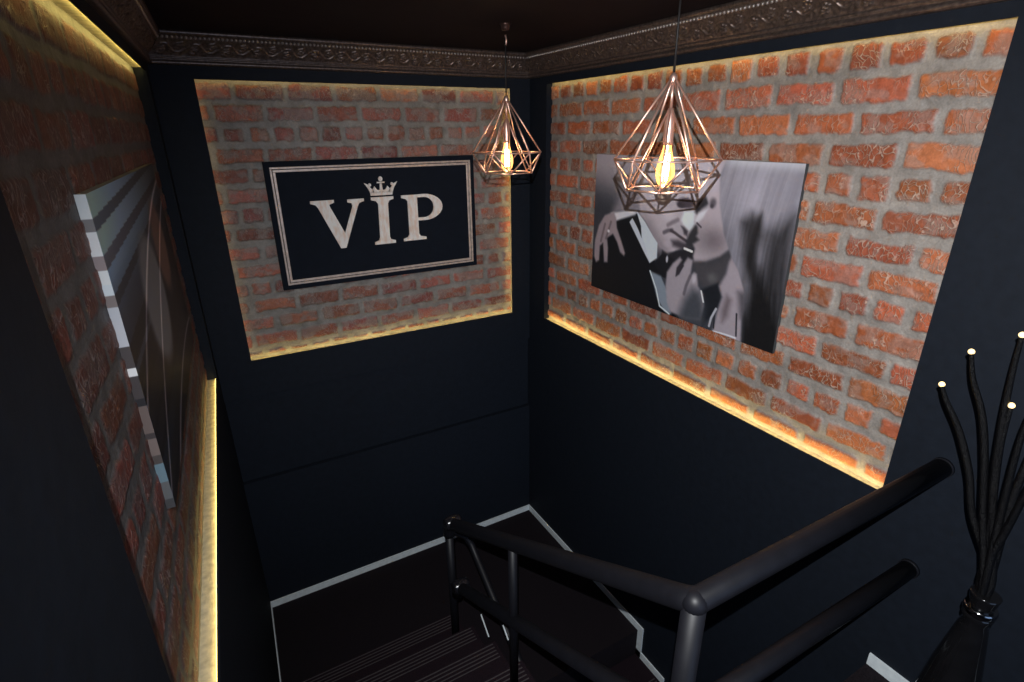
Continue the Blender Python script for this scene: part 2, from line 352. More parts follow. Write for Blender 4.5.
def niche_wall(name, side, a0, a1, z0, z1, n0, n1, m0, m1, pt, reveals, leds):
    """black wall face with a rectangular niche; pt(a, depth, z). a along the wall."""
    b = MB()
    A = [a0, n0, n1, a1]; Zs = [z0, m0, m1, z1]
    for i in range(3):
        for j in range(3):
            if i == 1 and j == 1: continue
            b.quad(pt(A[i], 0, Zs[j]), pt(A[i+1], 0, Zs[j]), pt(A[i+1], 0, Zs[j+1]), pt(A[i], 0, Zs[j+1]))
    b.quad(pt(a0, .12, z0), pt(a1, .12, z0), pt(a1, .12, z1), pt(a0, .12, z1))
    for (p, q) in (((a0, z0), (a1, z0)), ((a1, z0), (a1, z1)), ((a1, z1), (a0, z1)), ((a0, z1), (a0, z0))):
        b.quad(pt(p[0], 0, p[1]), pt(q[0], 0, q[1]), pt(q[0], .12, q[1]), pt(p[0], .12, p[1]))
    w = b.build(name, black_paint); tag(w, kind='structure')
    r = MB()
    lp_ = .010; LT = .006            # the recess is a little larger than its opening; the lip hides the tape
    for (p, q, u_, v_) in (((n0, m0), (n1, m0), 0, -1), ((n0, m1), (n1, m1), 0, 1), ((n0, m0), (n0, m1), -1, 0), ((n1, m0), (n1, m1), 1, 0)):
        r.quad(pt(p[0], 0, p[1]), pt(q[0], 0, q[1]), pt(q[0], LT, q[1]), pt(p[0], LT, p[1]))
        r.quad(pt(p[0], LT, p[1]), pt(q[0], LT, q[1]), pt(q[0]+u_*lp_, LT, q[1]+v_*lp_), pt(p[0]+u_*lp_, LT, p[1]+v_*lp_))
    r.build('lip', black_paint, w)
    n0 -= lp_; n1 += lp_; m0 -= lp_; m1 += lp_
    edges = {'bottom': ((n0, m0), (n1, m0)), 'top': ((n0, m1), (n1, m1)), 'near': ((n0, m0), (n0, m1)), 'far': ((n1, m0), (n1, m1))}
    cream = MB(); dark = MB()
    for k, (p, q) in edges.items():
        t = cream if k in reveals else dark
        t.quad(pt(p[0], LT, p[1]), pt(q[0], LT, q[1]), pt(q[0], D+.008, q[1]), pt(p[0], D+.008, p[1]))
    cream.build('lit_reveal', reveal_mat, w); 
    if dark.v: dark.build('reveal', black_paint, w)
    # LED tapes lie at the front edge of the reveals
    for k in reveals:                      # the tape is stuck to the back of the lip and faces the bricks
        (p, q) = edges[k]; s = MB(); e = .0075; dd = LT+.0012
        if k in ('bottom', 'top'):
            z_a = p[1] + (.001 if k == 'bottom' else -.001-e)
            s.quad(pt(p[0]+.012, dd, z_a), pt(q[0]-.012, dd, z_a), pt(q[0]-.012, dd, z_a+e), pt(p[0]+.012, dd, z_a+e))
        else:
            aa = p[0] + (.001 if k == 'near' else -.001-e)
            s.quad(pt(aa, dd, p[1]+.012), pt(aa+e, dd, p[1]+.012), pt(aa+e, dd, q[1]-.012), pt(aa, dd, q[1]-.012))
        s.build('led_strip', leds[k], w)
    return w
wl = niche_wall('wall_left', 'left', YF, YB+.06, ZD, ZC, .755, 2.885, -1.144, .25, lambda a, d, z: (xl(a)-d, a, z), ('bottom', 'top'), {'bottom': led_mid, 'top': led_mat})
wb = niche_wall('wall_back', 'back', XL, XR, -1.345, ZC, .062, 1.668, -1.135, .23, lambda a, d, z: (a, YB+d, z), ('bottom', 'top', 'near', 'far'), {'bottom': led_mat, 'top': led_dim, 'near': led_low, 'far': led_mid})
wr = niche_wall('wall_right', 'right', YF, YB+.06, ZD, ZC, .707, 2.815, -1.142, .245, lambda a, d, z: (XR+d, a, z), ('bottom', 'top'), {'bottom': led_strong, 'top': led_mid})
# lower part of the back wall: a shallow set-back band between two seams, then the plain foot
lw = MB()
lw.box(XL, XR, YB+.022, YB+.12, -1.865, -1.345)
lw.box(XL, XR, YB, YB+.12, ZD, -1.872)
tag(lw.build('wall_back', black_paint), kind='structure')
tag(MB().box(XL-.3, XR+.12, YF-.1, YB+.12, ZC, ZC+.1).build('ceiling', ceiling_paint), kind='structure')
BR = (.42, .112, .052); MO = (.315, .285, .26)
o = brick_panel('brick_panel', 2.108+.03, 1.387+.03, .26, lambda u, z, h: (XR+D-h, 2.83-u, z), 0, 11, .12, brick_bright, wr, BR, MO, joint=.0012, rag=1.3)
o = brick_panel('brick_panel', 1.606+.03, 1.365+.03, .245, lambda u, z, h: (.047+u, YB+D-h, z), 2, 23, .55, brick_worn, wb, (.34, .110, .085), (.26, .24, .215), rowc=.185, joint=.002, rag=1.3)
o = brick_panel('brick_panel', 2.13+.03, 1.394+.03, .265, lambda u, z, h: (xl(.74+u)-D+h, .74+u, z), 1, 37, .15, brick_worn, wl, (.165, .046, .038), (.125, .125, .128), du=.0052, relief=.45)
# ---- floors
fl = MB(); fl.box(XL-.18, XM, YF, .87, ZF-.2, ZF); fl.box(XM, XR, YF, .60, ZF-.2, ZF)
tag(fl.build('floor', floor_mat), kind='structure')
tag(MB().box(XL-.15, XR, 1.72, YB+.05, ZL-.2, ZL).build('floor', floor_mat), kind='structure')
tag(MB().box(XL-.18, XR, YF, YB+.05, ZD-.1, ZD).build('floor', floor_mat), kind='structure')
# ---- staircases
def ribs(y_edge, x0, x1, z, parent):
    b = MB()
    for i in range(5):
        y = y_edge-.012-i*.0185
        b.box(x0+.02, x1-.02, y-.0045, y, z-.001, z+.0022)
    return b.build('nosing_strip', rib_mat, parent)
up = empty('staircase', (.36, 2.19, ZL))
tag(up, 'upper flight of dark carpeted steps with grey ribbed nosings, left of the pipe handrail', 'stairs')
RU, GO = .1633, .265
for k in range(1, 6):
    ye = 2.25-(k-1)*GO; z = ZL+k*RU
    s = MB().prism([(xl(.86)+.001, .86), (XM, .86), (XM, ye), (xl(ye)+.001, ye)], lambda a, b_, t_: (a, b_, t_), z-RU, z).build('step', carpet, up, bevel=.004)
    ribs(ye, xl(ye), XM, z, s)
MB().box(XM-.002, XM+.014, .62, 2.26, ZL-.2, ZL+.02).build('stringer', black_paint, up)
for (a, b_) in (((1.924, -2.352), (1.837, -2.423)), ((1.675, -2.178), (1.624, -2.222))):
    MB().tube([(XM+.022, a[0], a[1]), (XM+.022, b_[0], b_[1])], .0035, 6).build('edge_trim', trim_mat, up)
dn = empty('staircase', (1.32, 1.72, ZL))
tag(dn, 'lower flight of dark steps going down under the guard rail beside the right wall', 'stairs')
for k in range(1, 8):
    z = ZL-k*.19; y1 = 1.722-(k-1)*.27; y0 = y1-.27
    s = MB().box(XM+.02, XR-.002, y0, y1, z-.19, z).build('step', carpet, dn, bevel=.006)
    ribs(y0+.1, XM+.02, XR-.002, z, s)
tag(MB().box(XM-.04, XM, YF, 1.72, ZD, ZL-.2).build('wall_middle', black_paint), kind='structure')
# ---- pale metal trims along the wall foot
TH = .046; T = .008
t = MB().box(XL, XR, YB-T, YB, ZL, ZL+TH); tag(t.build('trim_1', trim_mat), kind='structure')
t = MB().box(XR-T, XR, 1.68, YB-T, ZL, ZL+TH)
for k in range(1, 8):
    z = ZL-k*.19; y = 1.70-(k-1)*.27
    t.box(XR-T, XR, y-.02, y+.056, z+.0, z+.19+.001)
    t.box(XR-T, XR, y-.27+.056, y+.056, z, z+TH)
tag(t.build('trim_2', trim_mat), kind='structure')
t = MB()
def lstrip(y0, y1, z0, z1):
    t.add([(xl(y)+o_, y, z) for z in (z0, z1) for y in (y0, y1) for o_ in (0, T*.7)], [(0,2,3,1),(4,5,7,6),(0,1,5,4),(2,6,7,3),(0,4,6,2),(1,3,7,5)])
lstrip(2.25, YB-T, ZL, ZL+TH)
for k in range(1, 6):
    z = ZL+k*RU; ye = 2.25-(k-1)*GO
    lstrip(ye-GO, ye, z, z+TH*.8)
tag(t.build('trim_3', trim_mat), kind='structure')
tag(MB().box(XR-T, XR, YF, .60, ZF, ZF+.05).build('trim_4', trim_mat), kind='structure')
# ------------------------------------------------------------------ ornate cornice
def cornice(name, p0, p1, nrm, m0, m1):
    """p0->p1 along the wall, nrm into the room, m0/m1: mitre signs at the ends"""
    p0 = np.array(p0, float); p1 = np.array(p1, float); nrm = np.array(nrm, float)
    Ln = np.linalg.norm(p1-p0); e = (p1-p0)/Ln
    prof = [(0, .283), (.012, .283), (.020, .287), (.022, .294), (.018, .299), (.013, .302), (.013, .306), (.019, .309), (.019, .313), (.014, .316)]
    fr = [(.016+.040*(i/26.)**1.3, .318+.056*i/26.) for i in range(27)]
    top = [(.058, .376), (.061, .379), (.061, .389), (.066, .391), (.074, .396), (.076, .41), (0, .41)]
    pr = np.array(prof+fr+top); nf0 = len(prof); nf1 = nf0+len(fr)
    ns = int(Ln/.0045); s = np.linspace(0, 1, ns)[None, :]*Ln
    d = pr[:, 0:1]+0*s; z = pr[:, 1:2]+0*s
    tt = np.zeros(len(pr)); tt[nf0:nf1] = np.linspace(0, 1, len(fr)); tt = tt[:, None]
    infr = np.zeros(len(pr)); infr[nf0:nf1] = 1; infr = infr[:, None]
    P = .13; ph = (s % P)/P
    vine = .5+.26*np.sin(2*np.pi*s/P)
    h = np.exp(-((tt-vine)/.07)**2)*.006
    for c, v0, r in ((.25, .35, .2), (.75, .65, .2)):
        du_ = (ph-c)*P/.056; dv = tt-v0; rad = np.hypot(du_, dv); an = np.arctan2(dv, du_)
        h = np.maximum(h, .009*np.exp(-((rad-r-.05*np.cos(5*an))/.06)**2)); h = np.maximum(h, .010*np.exp(-(rad/.09)**2))
    for c, v0, sg in ((.0, .7, 1), (.5, .3, -1), (.12, .8, 1), (.62, .2, -1), (.38, .78, 1), (.88, .22, -1)):
        du_ = (((ph-c+.5) % 1)-.5)*P/.056; dv = (tt-v0)*sg
        h = np.maximum(h, .007*np.exp(-((du_+.5*dv)/.12)**2-(dv/.22)**2)*(.6+.4*np.cos(28*du_)))
    h = h*infr*np.sin(np.pi*np.clip(tt, 0.0, 1))**.35
    lip = np.zeros(len(pr)); d = d+h
    X = np.zeros(d.shape+(3,))
    sc = m0*d*(1-s/Ln)-m1*d*(s/Ln) if False else None
    ss = np.clip(s, 0, Ln)+0*d
    lo = m0*d; hi = Ln-m1*d
    ss = lo+(hi-lo)*(ss/Ln)
    for k in range(2):
        X[..., k] = p0[k]+e[k]*ss+nrm[k]*d
    X[..., 2] = z
    o = grid_mesh(name, X, None, bronze)
    tag(o, kind='structure')
    b = MB(); n = int((Ln-.12)/.0175)
    me = bmesh.new(); 
    for i in range(n+1):
        q = .062+i*(Ln-.124)/n; c = Vector((p0[0]+e[0]*q+nrm[0]*.062, p0[1]+e[1]*q+nrm[1]*.062, .3845))
        bmesh.ops.create_icosphere(me, subdivisions=1, radius=.0066, matrix=Matrix.Translation(c))
    m = bpy.data.meshes.new('bead_row'); me.to_mesh(m); me.free()
    link('bead_row', m, bead_mat, o, True)
    return o
bead_mat = plain('bright_bead', (.50, .46, .44), .3, metal=.8, scale=60)
cornice('trim_5', (XL, YB), (XR, YB), (0, -1), 1, 1)
cornice('trim_6', (XR, YF), (XR, YB), (-1, 0), 0, 1)
cornice('trim_7', (xl(YF), YF), (XL, YB), (1, 0), 0, 1)
# ------------------------------------------------------------------ VIP sign
sg = empty('wall_sign', (.853, YB+.03, -.78))
tag(sg, 'black VIP sign with crown in thin rose silver frame on the back brick panel', 'sign')
to3 = lambda a, b, t: (a, t, b)
sx0, sx1, sz0, sz1 = .283, 1.424, -.780, -.128
def ring(mb, x0, x1, z0, z1, w, yf, yb):
    mb.box(x0, x1, yf, yb, z1-w, z1); mb.box(x0, x1, yf, yb, z0, z0+w)
    mb.box(x0, x0+w, yf, yb, z0+w, z1-w); mb.box(x1-w, x1, yf, yb, z0+w, z1-w); return mb
MB().box(sx0, sx1, YB+.012, YB+.036, sz0, sz1).build('board', sign_black, sg, bevel=.003)
g = .026
ring(MB(), sx0+g, sx1-g, sz0+g, sz1-g, .010, YB+.004, YB+.013).build('frame', frame_mat, sg, bevel=.002)
ring(MB(), sx0+g+.013, sx1-g-.013, sz0+g+.013, sz1-g-.013, .0125, YB+.006, YB+.013).build('inner_frame', frame_mat, sg, bevel=.002)
def letter(name, outlines):
    b = MB()
    for o_ in outlines: b.prism(o_, to3, YB+.003, YB+.013)
    ob = b.build(name, rose, sg); return ob
V = [(.478,-.328),(.598,-.328),(.598,-.342),(.572,-.352),(.576,-.366),(.637,-.506),(.692,-.368),(.690,-.352),(.668,-.346),(.668,-.331),(.757,-.331),(.757,-.344),(.731,-.352),(.722,-.366),(.634,-.586),(.606,-.586),(.514,-.366),(.503,-.350),(.478,-.342)]
I = [(.795,-.329),(.921,-.329),(.921,-.343),(.897,-.350),(.888,-.366),(.882,-.548),(.888,-.564),(.914,-.572),(.914,-.587),(.794,-.587),(.794,-.573),(.819,-.565),(.826,-.548),(.833,-.366),(.822,-.350),(.795,-.343)]
letter('letter_v', [V])
letter('letter_i', [I])
# P: stem with serifs and a bowl cut open, as two outlines that share the stem edge
bowl_o = [(1.056,-.3285)]+[(1.098+.112*math.cos(a)*(1 if math.cos(a)>0 else 1), -.401+.0735*math.sin(a)) for a in [math.radians(90-i*12) for i in range(16)]]+[(1.056,-.474)]
bowl_i = [(1.056,-.457)]+[(1.098+.058*math.cos(a), -.401+.0565*math.sin(a)) for a in [math.radians(-90+i*12) for i in range(16)]]+[(1.056,-.3445)]
def strip_poly(o_, i_):
    b = MB(); ii = list(reversed(i_)); n = min(len(o_), len(ii))
    for k in range(n-1):
        b.prism([o_[k], o_[k+1], ii[k+1], ii[k]], to3, YB+.003, YB+.013)
    return b
pb = strip_poly(bowl_o, bowl_i)
pb.prism([(.966,-.3285),(1.058,-.3285),(1.056,-.548),(1.064,-.562),(1.099,-.570),(1.099,-.584),(.962,-.584),(.962,-.571),(.988,-.563),(.998,-.548),(1.001,-.362),(.991,-.350),(.966,-.343)], to3, YB+.003, YB+.013)
pb.build('letter_p', rose, sg)
cr = MB()
cr.prism([(.797,-.320),(.917,-.320),(.921,-.302),(.795,-.302)], to3, YB+.003, YB+.013)
cr.prism([(.795,-.304),(.787,-.283),(.766,-.251),(.790,-.262),(.800,-.278),(.812,-.290),(.820,-.304)], to3, YB+.003, YB+.013)
cr.prism([(.921,-.304),(.929,-.283),(.951,-.251),(.927,-.262),(.916,-.278),(.903,-.290),(.896,-.304)], to3, YB+.003, YB+.013)
cr.prism([(.810,-.304),(.808,-.292),(.822,-.271),(.834,-.290),(.848,-.293),(.853,-.304)], to3, YB+.003, YB+.013)
cr.prism([(.907,-.304),(.908,-.292),(.894,-.271),(.882,-.290),(.869,-.293),(.862,-.304)], to3, YB+.003, YB+.013)
cr.prism([(.846,-.304),(.850,-.290),(.853,-.258),(.863,-.258),(.866,-.290),(.870,-.304)], to3, YB+.003, YB+.013)
cr.prism([(.837,-.256),(.879,-.256),(.879,-.249),(.837,-.249)], to3, YB+.003, YB+.013)
for (cx, cz, r) in ((.858,-.234,.0115),(.797,-.263,.0075),(.920,-.263,.0075)):
    cr.prism([(cx+r*math.cos(a*.5236), cz+r*1.15*math.sin(a*.5236)) for a in range(12)], to3, YB+.003, YB+.013)
cr.build('crown', rose, sg)
# ------------------------------------------------------------------ printed pictures (painted on a fine grid)
def poly_sdf(U, V, pts):
    d = np.full(U.shape, 1e9); ins = np.zeros(U.shape, bool); n = len(pts)
    for i in range(n):
        x0, y0 = pts[i]; x1, y1 = pts[(i+1) % n]
        ex, ey = x1-x0, y1-y0; wx, wy = U-x0, V-y0
        t = np.clip((wx*ex+wy*ey)/(ex*ex+ey*ey+1e-12), 0, 1)
        d = np.minimum(d, np.hypot(wx-ex*t, wy-ey*t))
        if y0 != y1:
            c = ((y0 > V) != (y1 > V)) & (U < (x1-x0)*(V-y0)/(y1-y0)+x0); ins ^= c
    return np.where(ins, -d, d)
def lin(c): c = np.array(c, float)/255.; return np.where(c <= .04045, c/12.92, ((c+.055)/1.055)**2.4)
def canvas_grid(name, P_of, w, h, img_fn, parent, du=.0025):
    nu = int(w/du); nv = int(h/du)
    U, V = np.meshgrid(np.linspace(0, w, nu), np.linspace(0, h, nv))
    rgb = img_fn(U, V)
    rgb = lin(np.clip(rgb, 0, 255))*GAINP
    col = np.concatenate([np.clip(rgb, 0, .9), np.ones(U.shape+(1,))], -1)
    return grid_mesh(name, np.stack(P_of(U, V), -1), col, print_mat, parent)
PW, PH = 1.163, .705
def portrait(U, V):
    g = np.zeros(U.shape+(3,))
    def lay(mask, c):
        nonlocal g
        c = np.array(c, float) if not isinstance(c, np.ndarray) else c
        g = g*(1-mask[..., None])+c*mask[..., None]
    u = U/PW; v = V/PH
    k = sm(.05, .40, v-.25*(u-.1))[..., None]
    g = np.array((150, 143, 148.))*(1-k)+np.array((54, 57, 64.))*k+0*g
    for it in PORTRAIT:
        s = it[2]*(.45 if it[2] < .011 else .75)
        if it[0] == 'p':
            sd = poly_sdf(U, V, [(a*PW, b*PH) for a, b in it[3]]); lay(1-sm(-s, s, sd), it[1])
        elif it[0] == 'e':
            cx, cy, a, b = it[3]; r = np.hypot((u-cx)/a, (v-cy)/b)
            lay(1-sm(max(0., 1-it[2]*1.6), 1.15, r), it[1])
        else:
            d = np.full(U.shape, 1e9)
            for p, q in zip(it[3][:-1], it[3][1:]):
                x0, y0, x1, y1 = p[0]*PW, p[1]*PH, q[0]*PW, q[1]*PH; ex, ey = x1-x0, y1-y0
                t = np.clip(((U-x0)*ex+(V-y0)*ey)/(ex*ex+ey*ey), 0, 1); d = np.minimum(d, np.hypot(U-x0-ex*t, V-y0-ey*t))
            lay(1-sm(it[4]*.5, it[4]*.5+s, d), it[1])
    # long hair, streaked
    sd = poly_sdf(U, V, [(a*PW, b*PH) for a, b in HAIR])
    w = (u-.70)/.30; bend = u*PW+.05*np.sin(v*3)
    st = fbm(bend*110, V*3, 301, 4); st2 = fbm(bend*34, V*4, 311, 3)
    base = 140-40*sm(.35, 1., v)-12*w+18*np.exp(-(((u-.83)/.06)**2+((v-.18)/.16)**2))
    for poly, amt, so_ in ((HAIR_DARK, .72, .030), (HAIR_SIDE, .66, .050)):
        dd = poly_sdf(U, V, [(a*PW, c_*PH) for a, c_ in poly])+.03*(st2-.5); base = base*(1-amt*(1-sm(-so_, so_, dd)))
    base = base*(1-.30*sm(.45, 1., v)*sm(.2, .4, w))+(st-.5)*26+(st2-.5)*22
    base = base+46*np.exp(-(((u-.885-.06*(v-.4))/.016)**2+((v-.47)/.09)**2))
    base = np.clip(base, 22, 205)
    hc = np.stack([base*.98, base*.97, base*1.03], -1)+0*g
    lay(1-sm(-.008, .008, sd), hc)
    lay(np.exp(-((v/.035)**2))*sm(.68, .75, u)*.55, (200, 205, 205))
    gm = g.mean(-1, keepdims=True); g = gm*np.array((.985, .985, 1.03))+(g-gm)*.8
    sh = 1-.30*np.exp(-(((u-.69)/.09)**2+((v-.46)/.10)**2)); g = g*sh[..., None]
    g += (fbm(U*90, V*90, 321, 2)[..., None]-.5)*6
    return g
pr = empty('canvas_picture', (XR+D, 1.78, -.82))
tag(pr, 'black and white canvas print of a couple embracing, on the right brick wall', 'picture')
FX = XR+.025
canvas_grid('printed_face', lambda U, V: (FX+0*U, 2.363-U, -.115-V), PW, PH, portrait, pr)
b = MB()
for (y0, z0, y1, z1) in ((2.363,-.115,1.20,-.115),(1.20,-.115,1.20,-.82),(1.20,-.82,2.363,-.82),(2.363,-.82,2.363,-.115)):
    b.quad((FX, y0, z0), (FX, y1, z1), (XR+D-.004, y1, z1), (XR+D-.004, y0, z0))
b.build('canvas_edge', canvas_side, pr)
# left picture
LY0, LY1, LZ1, LZ0 = 1.275, 2.55, -.100, -.802
BANDS = [(.0,(205,214,220)),(.065,(116,112,112)),(.10,(212,218,222)),(.165,(138,124,124)),(.205,(205,214,220)),(.245,(196,204,212)),(.275,(120,110,108)),(.31,(176,178,184)),
         (.43,(70,64,64)),(.50,(208,214,218)),(.525,(64,58,58)),(.60,(40,38,40)),(.625,(96,84,80)),(.72,(60,54,54)),(.74,(104,92,88)),(.80,(70,64,62)),(.83,(92,112,122)),(.90,(84,86,88)),(.965,(60,60,62))]
def band_col(v):
    c = np.zeros(v.shape+(3,))
    for t, k in BANDS: c = np.where((v >= t)[..., None], np.array(k, float), c)
    return c
def left_print(U, V):
    u = U/(LY1-LY0); v = V/(LZ1-LZ0)
    vv = v+.10*u
    c = band_col(np.clip(vv, 0, .999))
    fade = np.clip(1-u*1.1, .0, 1)[..., None]
    c = c*(.25+.75*fade)*np.array((.85, 1.0, 1.15))
    dk = sm(.10, .42, v)[..., None]; c = c*(1-.72*dk)+np.array((22, 20, 24.))*.72*dk
    # a pale shoulder and curving folds
    sd = np.hypot((u-.42)/.17, (v-.48)/.26)
    c = c*sm(.8, 1.15, sd)[..., None]+np.array((120, 124, 130.))*(1-sm(.8, 1.15, sd))[..., None]
    sd = np.hypot((u-.72)/.13, (v-.36)/.22)
    c = c*sm(.7, 1.2, sd)[..., None]+np.array((110, 84, 76.))*(1-sm(.7, 1.2, sd))[..., None]
    for (a, b0, k) in ((.62, .02, .9), (.85, .10, 1.1), (1.1, -.02, .55)):
        f = v-(a-k*u+b0+.35*u*u)
        c = c+np.exp(-(f/.010)**2)[..., None]*np.array((110, 104, 108.))
    return c
lp = empty('canvas_picture', (xl(1.9)-D, 1.9, LZ0))
tag(lp, 'long canvas print with pale striped edge hung on the dim left brick wall', 'picture')
LO = -.026; LTK = .018
canvas_grid('printed_face', lambda U, V: (xl(LY0+U)+LO, LY0+U, LZ1-V), LY1-LY0, LZ1-LZ0, left_print, lp, .0035)
canvas_grid('canvas_edge', lambda U, V: (xl(LY0)+LO-U, LY0+0*U, LZ1-V), LTK, LZ1-LZ0, lambda U, V: band_col(V/(LZ1-LZ0)), lp, .002)
b = MB()
for (y0, z0, y1, z1) in ((LY0,LZ1,LY1,LZ1),(LY1,LZ1,LY1,LZ0),(LY1,LZ0,LY0,LZ0)):
    b.quad((xl(y0)+LO, y0, z0), (xl(y1)+LO, y1, z1), (xl(y1)+LO-LTK, y1, z1), (xl(y0)+LO-LTK, y0, z0))
b.build('canvas_rim', plain('canvas_grey', (.30, .31, .33), .6), lp)
# ------------------------------------------------------------------ pendants
cup_mat = plain('dark_bronze_cup', (.10, .055, .045), .35, metal=.7)
def pendant(x, y, zg, rot, label, s=1.0):
    """zg: height of the widest ring"""
    r = empty('pendant_lamp', (x, y, ZC)); tag(r, label, 'lamp', 'copper cage pendant lamps')
    za = zg+.212*s; zb = zg-.084*s; R1 = .153*s; R2 = .116*s
    hk = MB(); hk.lathe((x, y, ZC-.03), [(.004,.004),(.014,.006),(.017,.014),(.019,.024),(.026,.030)], 20)
    hk.build('ceiling_cup', cup_mat, r, smooth=True)
    MB().tube([(x, y, ZC-.04), (x+.004, y, ZC-.062), (x+.001, y, ZC-.078)], .0045, 8).build('hook', copper, r, smooth=True)
    MB().tube([(x, y, ZC-.05), (x, y, za+.01)], .0032, 8).build('cable', cable_mat, r, smooth=True)
    G = [(x+R1*math.cos(rot+k*math.pi/3), y+R1*math.sin(rot+k*math.pi/3), zg) for k in range(6)]
    B_ = [(x+R2*math.cos(rot+(k+.5)*math.pi/3), y+R2*math.sin(rot+(k+.5)*math.pi/3), zb) for k in range(6)]
    c = MB(); rr = .0032
    for k in range(6):
        a = rot+k*math.pi/3; ap = (x+.008*math.cos(a), y+.008*math.sin(a), za)
        c.tube([ap, G[k]], rr, 7); c.tube([G[k], G[(k+1) % 6]], rr, 7); c.tube([B_[k], B_[(k+1) % 6]], rr, 7)
        c.tube([G[k], B_[k]], rr, 7); c.tube([G[(k+1) % 6], B_[k]], rr, 7)
        c.sphere(G[k], rr*1.3, 7, 5); c.sphere(B_[k], rr*1.3, 7, 5)
    c.lathe((x, y, za), [(.009,-.010),(.011,-.004),(.011,.008),(.005,.018)], 14)
    c.build('cage', copper, r, smooth=True)
    ci = MB(); zi = zg+.135*s
    for k in range(6):
        a = rot+(k+.5)*math.pi/3
        ci.tube([(x+.006*math.cos(a), y+.006*math.sin(a), zi), B_[k]], .0024, 6)
    ci.build('inner_cage', copper, r, smooth=True)
    h = MB(); h.tube([(x, y, za), (x, y, zi)], .0042, 10); h.lathe((x, y, zi), [(.0135,-.095),(.0145,-.085),(.0145,-.03),(.010,-.015),(.007,.004)], 16)
    h.build('lamp_holder', copper, r, smooth=True)
    z0 = zi-.095
    bl = MB(); bl.lathe((x, y, z0), [(.003,-.122),(.012,-.118),(.022,-.105),(.0275,-.085),(.0275,-.068),(.023,-.045),(.016,-.022),(.0125,-.008),(.012,.004)], 24)
    bo = bl.build('bulb', bulb_mat, r, smooth=True)
    f = MB(); 
    pts = []
    for i in range(49):
        a = i*math.pi*2/12; zt = z0-.03-.068*(.5-.5*math.cos(i*math.pi/3)) if False else z0-.028-.070*abs(((i/4.0) % 2)-1)
        pts.append((x+.0085*math.cos(i*.131*2), y+.0085*math.sin(i*.131*2), zt))
    f.tube(pts, .0019, 6); f.tube([(x, y, z0), (x, y, z0-.06)], .0015, 6)
    f.build('filament', fil_mat, bo)
    ld = bpy.data.lights.new('bulb_light', 'POINT'); ld.energy = BULB; ld.color = (1, .56, .24); ld.shadow_soft_size = .02
    lo = bpy.data.objects.new('bulb_light', ld); COL.objects.link(lo); lo.parent = r; lo.location = Vector((0, 0, z0-.15-ZC))
    return r
pendant(1.21, 1.235, -.083, math.radians(-50), 'copper wire cage pendant lamp hanging in front of the couple picture, the nearer one', 1.0)
pendant(1.21, 2.212, -.088, math.radians(-20), 'copper wire cage pendant lamp by the far corner beside the VIP sign', 1.0)
# ------------------------------------------------------------------ pipe handrail
hr = empty('handrail', (.754, .57, ZF))
tag(hr, 'dark grey welded pipe handrail beside the upper steps, with guard rail to right wall', 'handrail')
RX, RY, RZ = .754, .57, -.937; SL = .585
R = .0285
collar_mat = plain('worn_black_collar', (.010, .010, .013), .22, spec=.6)
top = [(XR, RY, -.960), (RX+.012, RY, RZ-.001), (RX, RY+.010, RZ-.004)]
yend = 1.955; zend = RZ-SL*(yend-RY)
top += [(RX, RY+.03, RZ-.018), (RX, yend, zend)]
for i in range(1, 8):
    a = math.radians(30+i*60/7.); top.append((RX, yend+.075*math.sin(math.radians(i*90/7))*.95, zend-.04*(i/7)-.075*(1-math.cos(math.radians(i*90/7)))))
MB().tube(top, R, 18).build('top_rail', rail_mat, hr, smooth=True)
ym = top[-1][1]
MB().tube([top[-1], (RX, ym, ZL+RU)], R*.72, 14).build('post', rail_mat, hr, smooth=True)
tl = MB().tube([(RX, ym, -1.87), (RX+.05, ym+.045, -1.90), (RX+.11, ym+.05, -1.96), (RX+.131, ym+.03, -2.01)]+[(RX+.131, ym-q, -2.03-.585*q) for q in (.05, .3, .8, 1.4, 2.0, 2.6)], R*.62, 14)
tl.build('lower_flight_rail', rail_mat, hr, smooth=True)
mid = [(XR, RY, -1.352), (RX+.012, RY, -1.318), (RX, RY+.012, -1.326), (RX, 1.90, -1.318-SL*(1.90-RY)), (RX, 1.95, -1.318-SL*(1.90-RY)-.045), (RX, 1.965, -1.318-SL*(1.90-RY)-.10)]
MB().tube(mid, R*.95, 18).build('mid_rail', rail_mat, hr, smooth=True)
MB().tube([(RX, RY, RZ-.01), (RX, RY, ZF)], R*.92, 18).build('post', rail_mat, hr, smooth=True)
MB().sphere((RX, RY, RZ-.002), R*1.0, 18, 12).build('corner_joint', rail_mat, hr, smooth=True)
MB().tube([(RX, 1.375, RZ-SL*(1.375-RY)), (RX, 1.375, ZL+4*RU)], R*.62, 14).build('post', rail_mat, hr, smooth=True)
for (y_, z_) in ((yend+.012, zend+.006), (1.915, -1.318-SL*(1.90-RY)+.004)):
    MB().tube([(RX-.040+.010*q_, y_, z_) for q_ in range(9)], [R*(.75+.45*math.sin(math.pi*(.12+.76*q_/8))) for q_ in range(9)], 20).build('end_collar', collar_mat, hr, smooth=True)
for z in (-.960, -1.352):
    MB().tube([(XR-.012, RY, z), (XR, RY, z)], R*1.08, 20).build('wall_flange', rail_mat, hr, smooth=True)
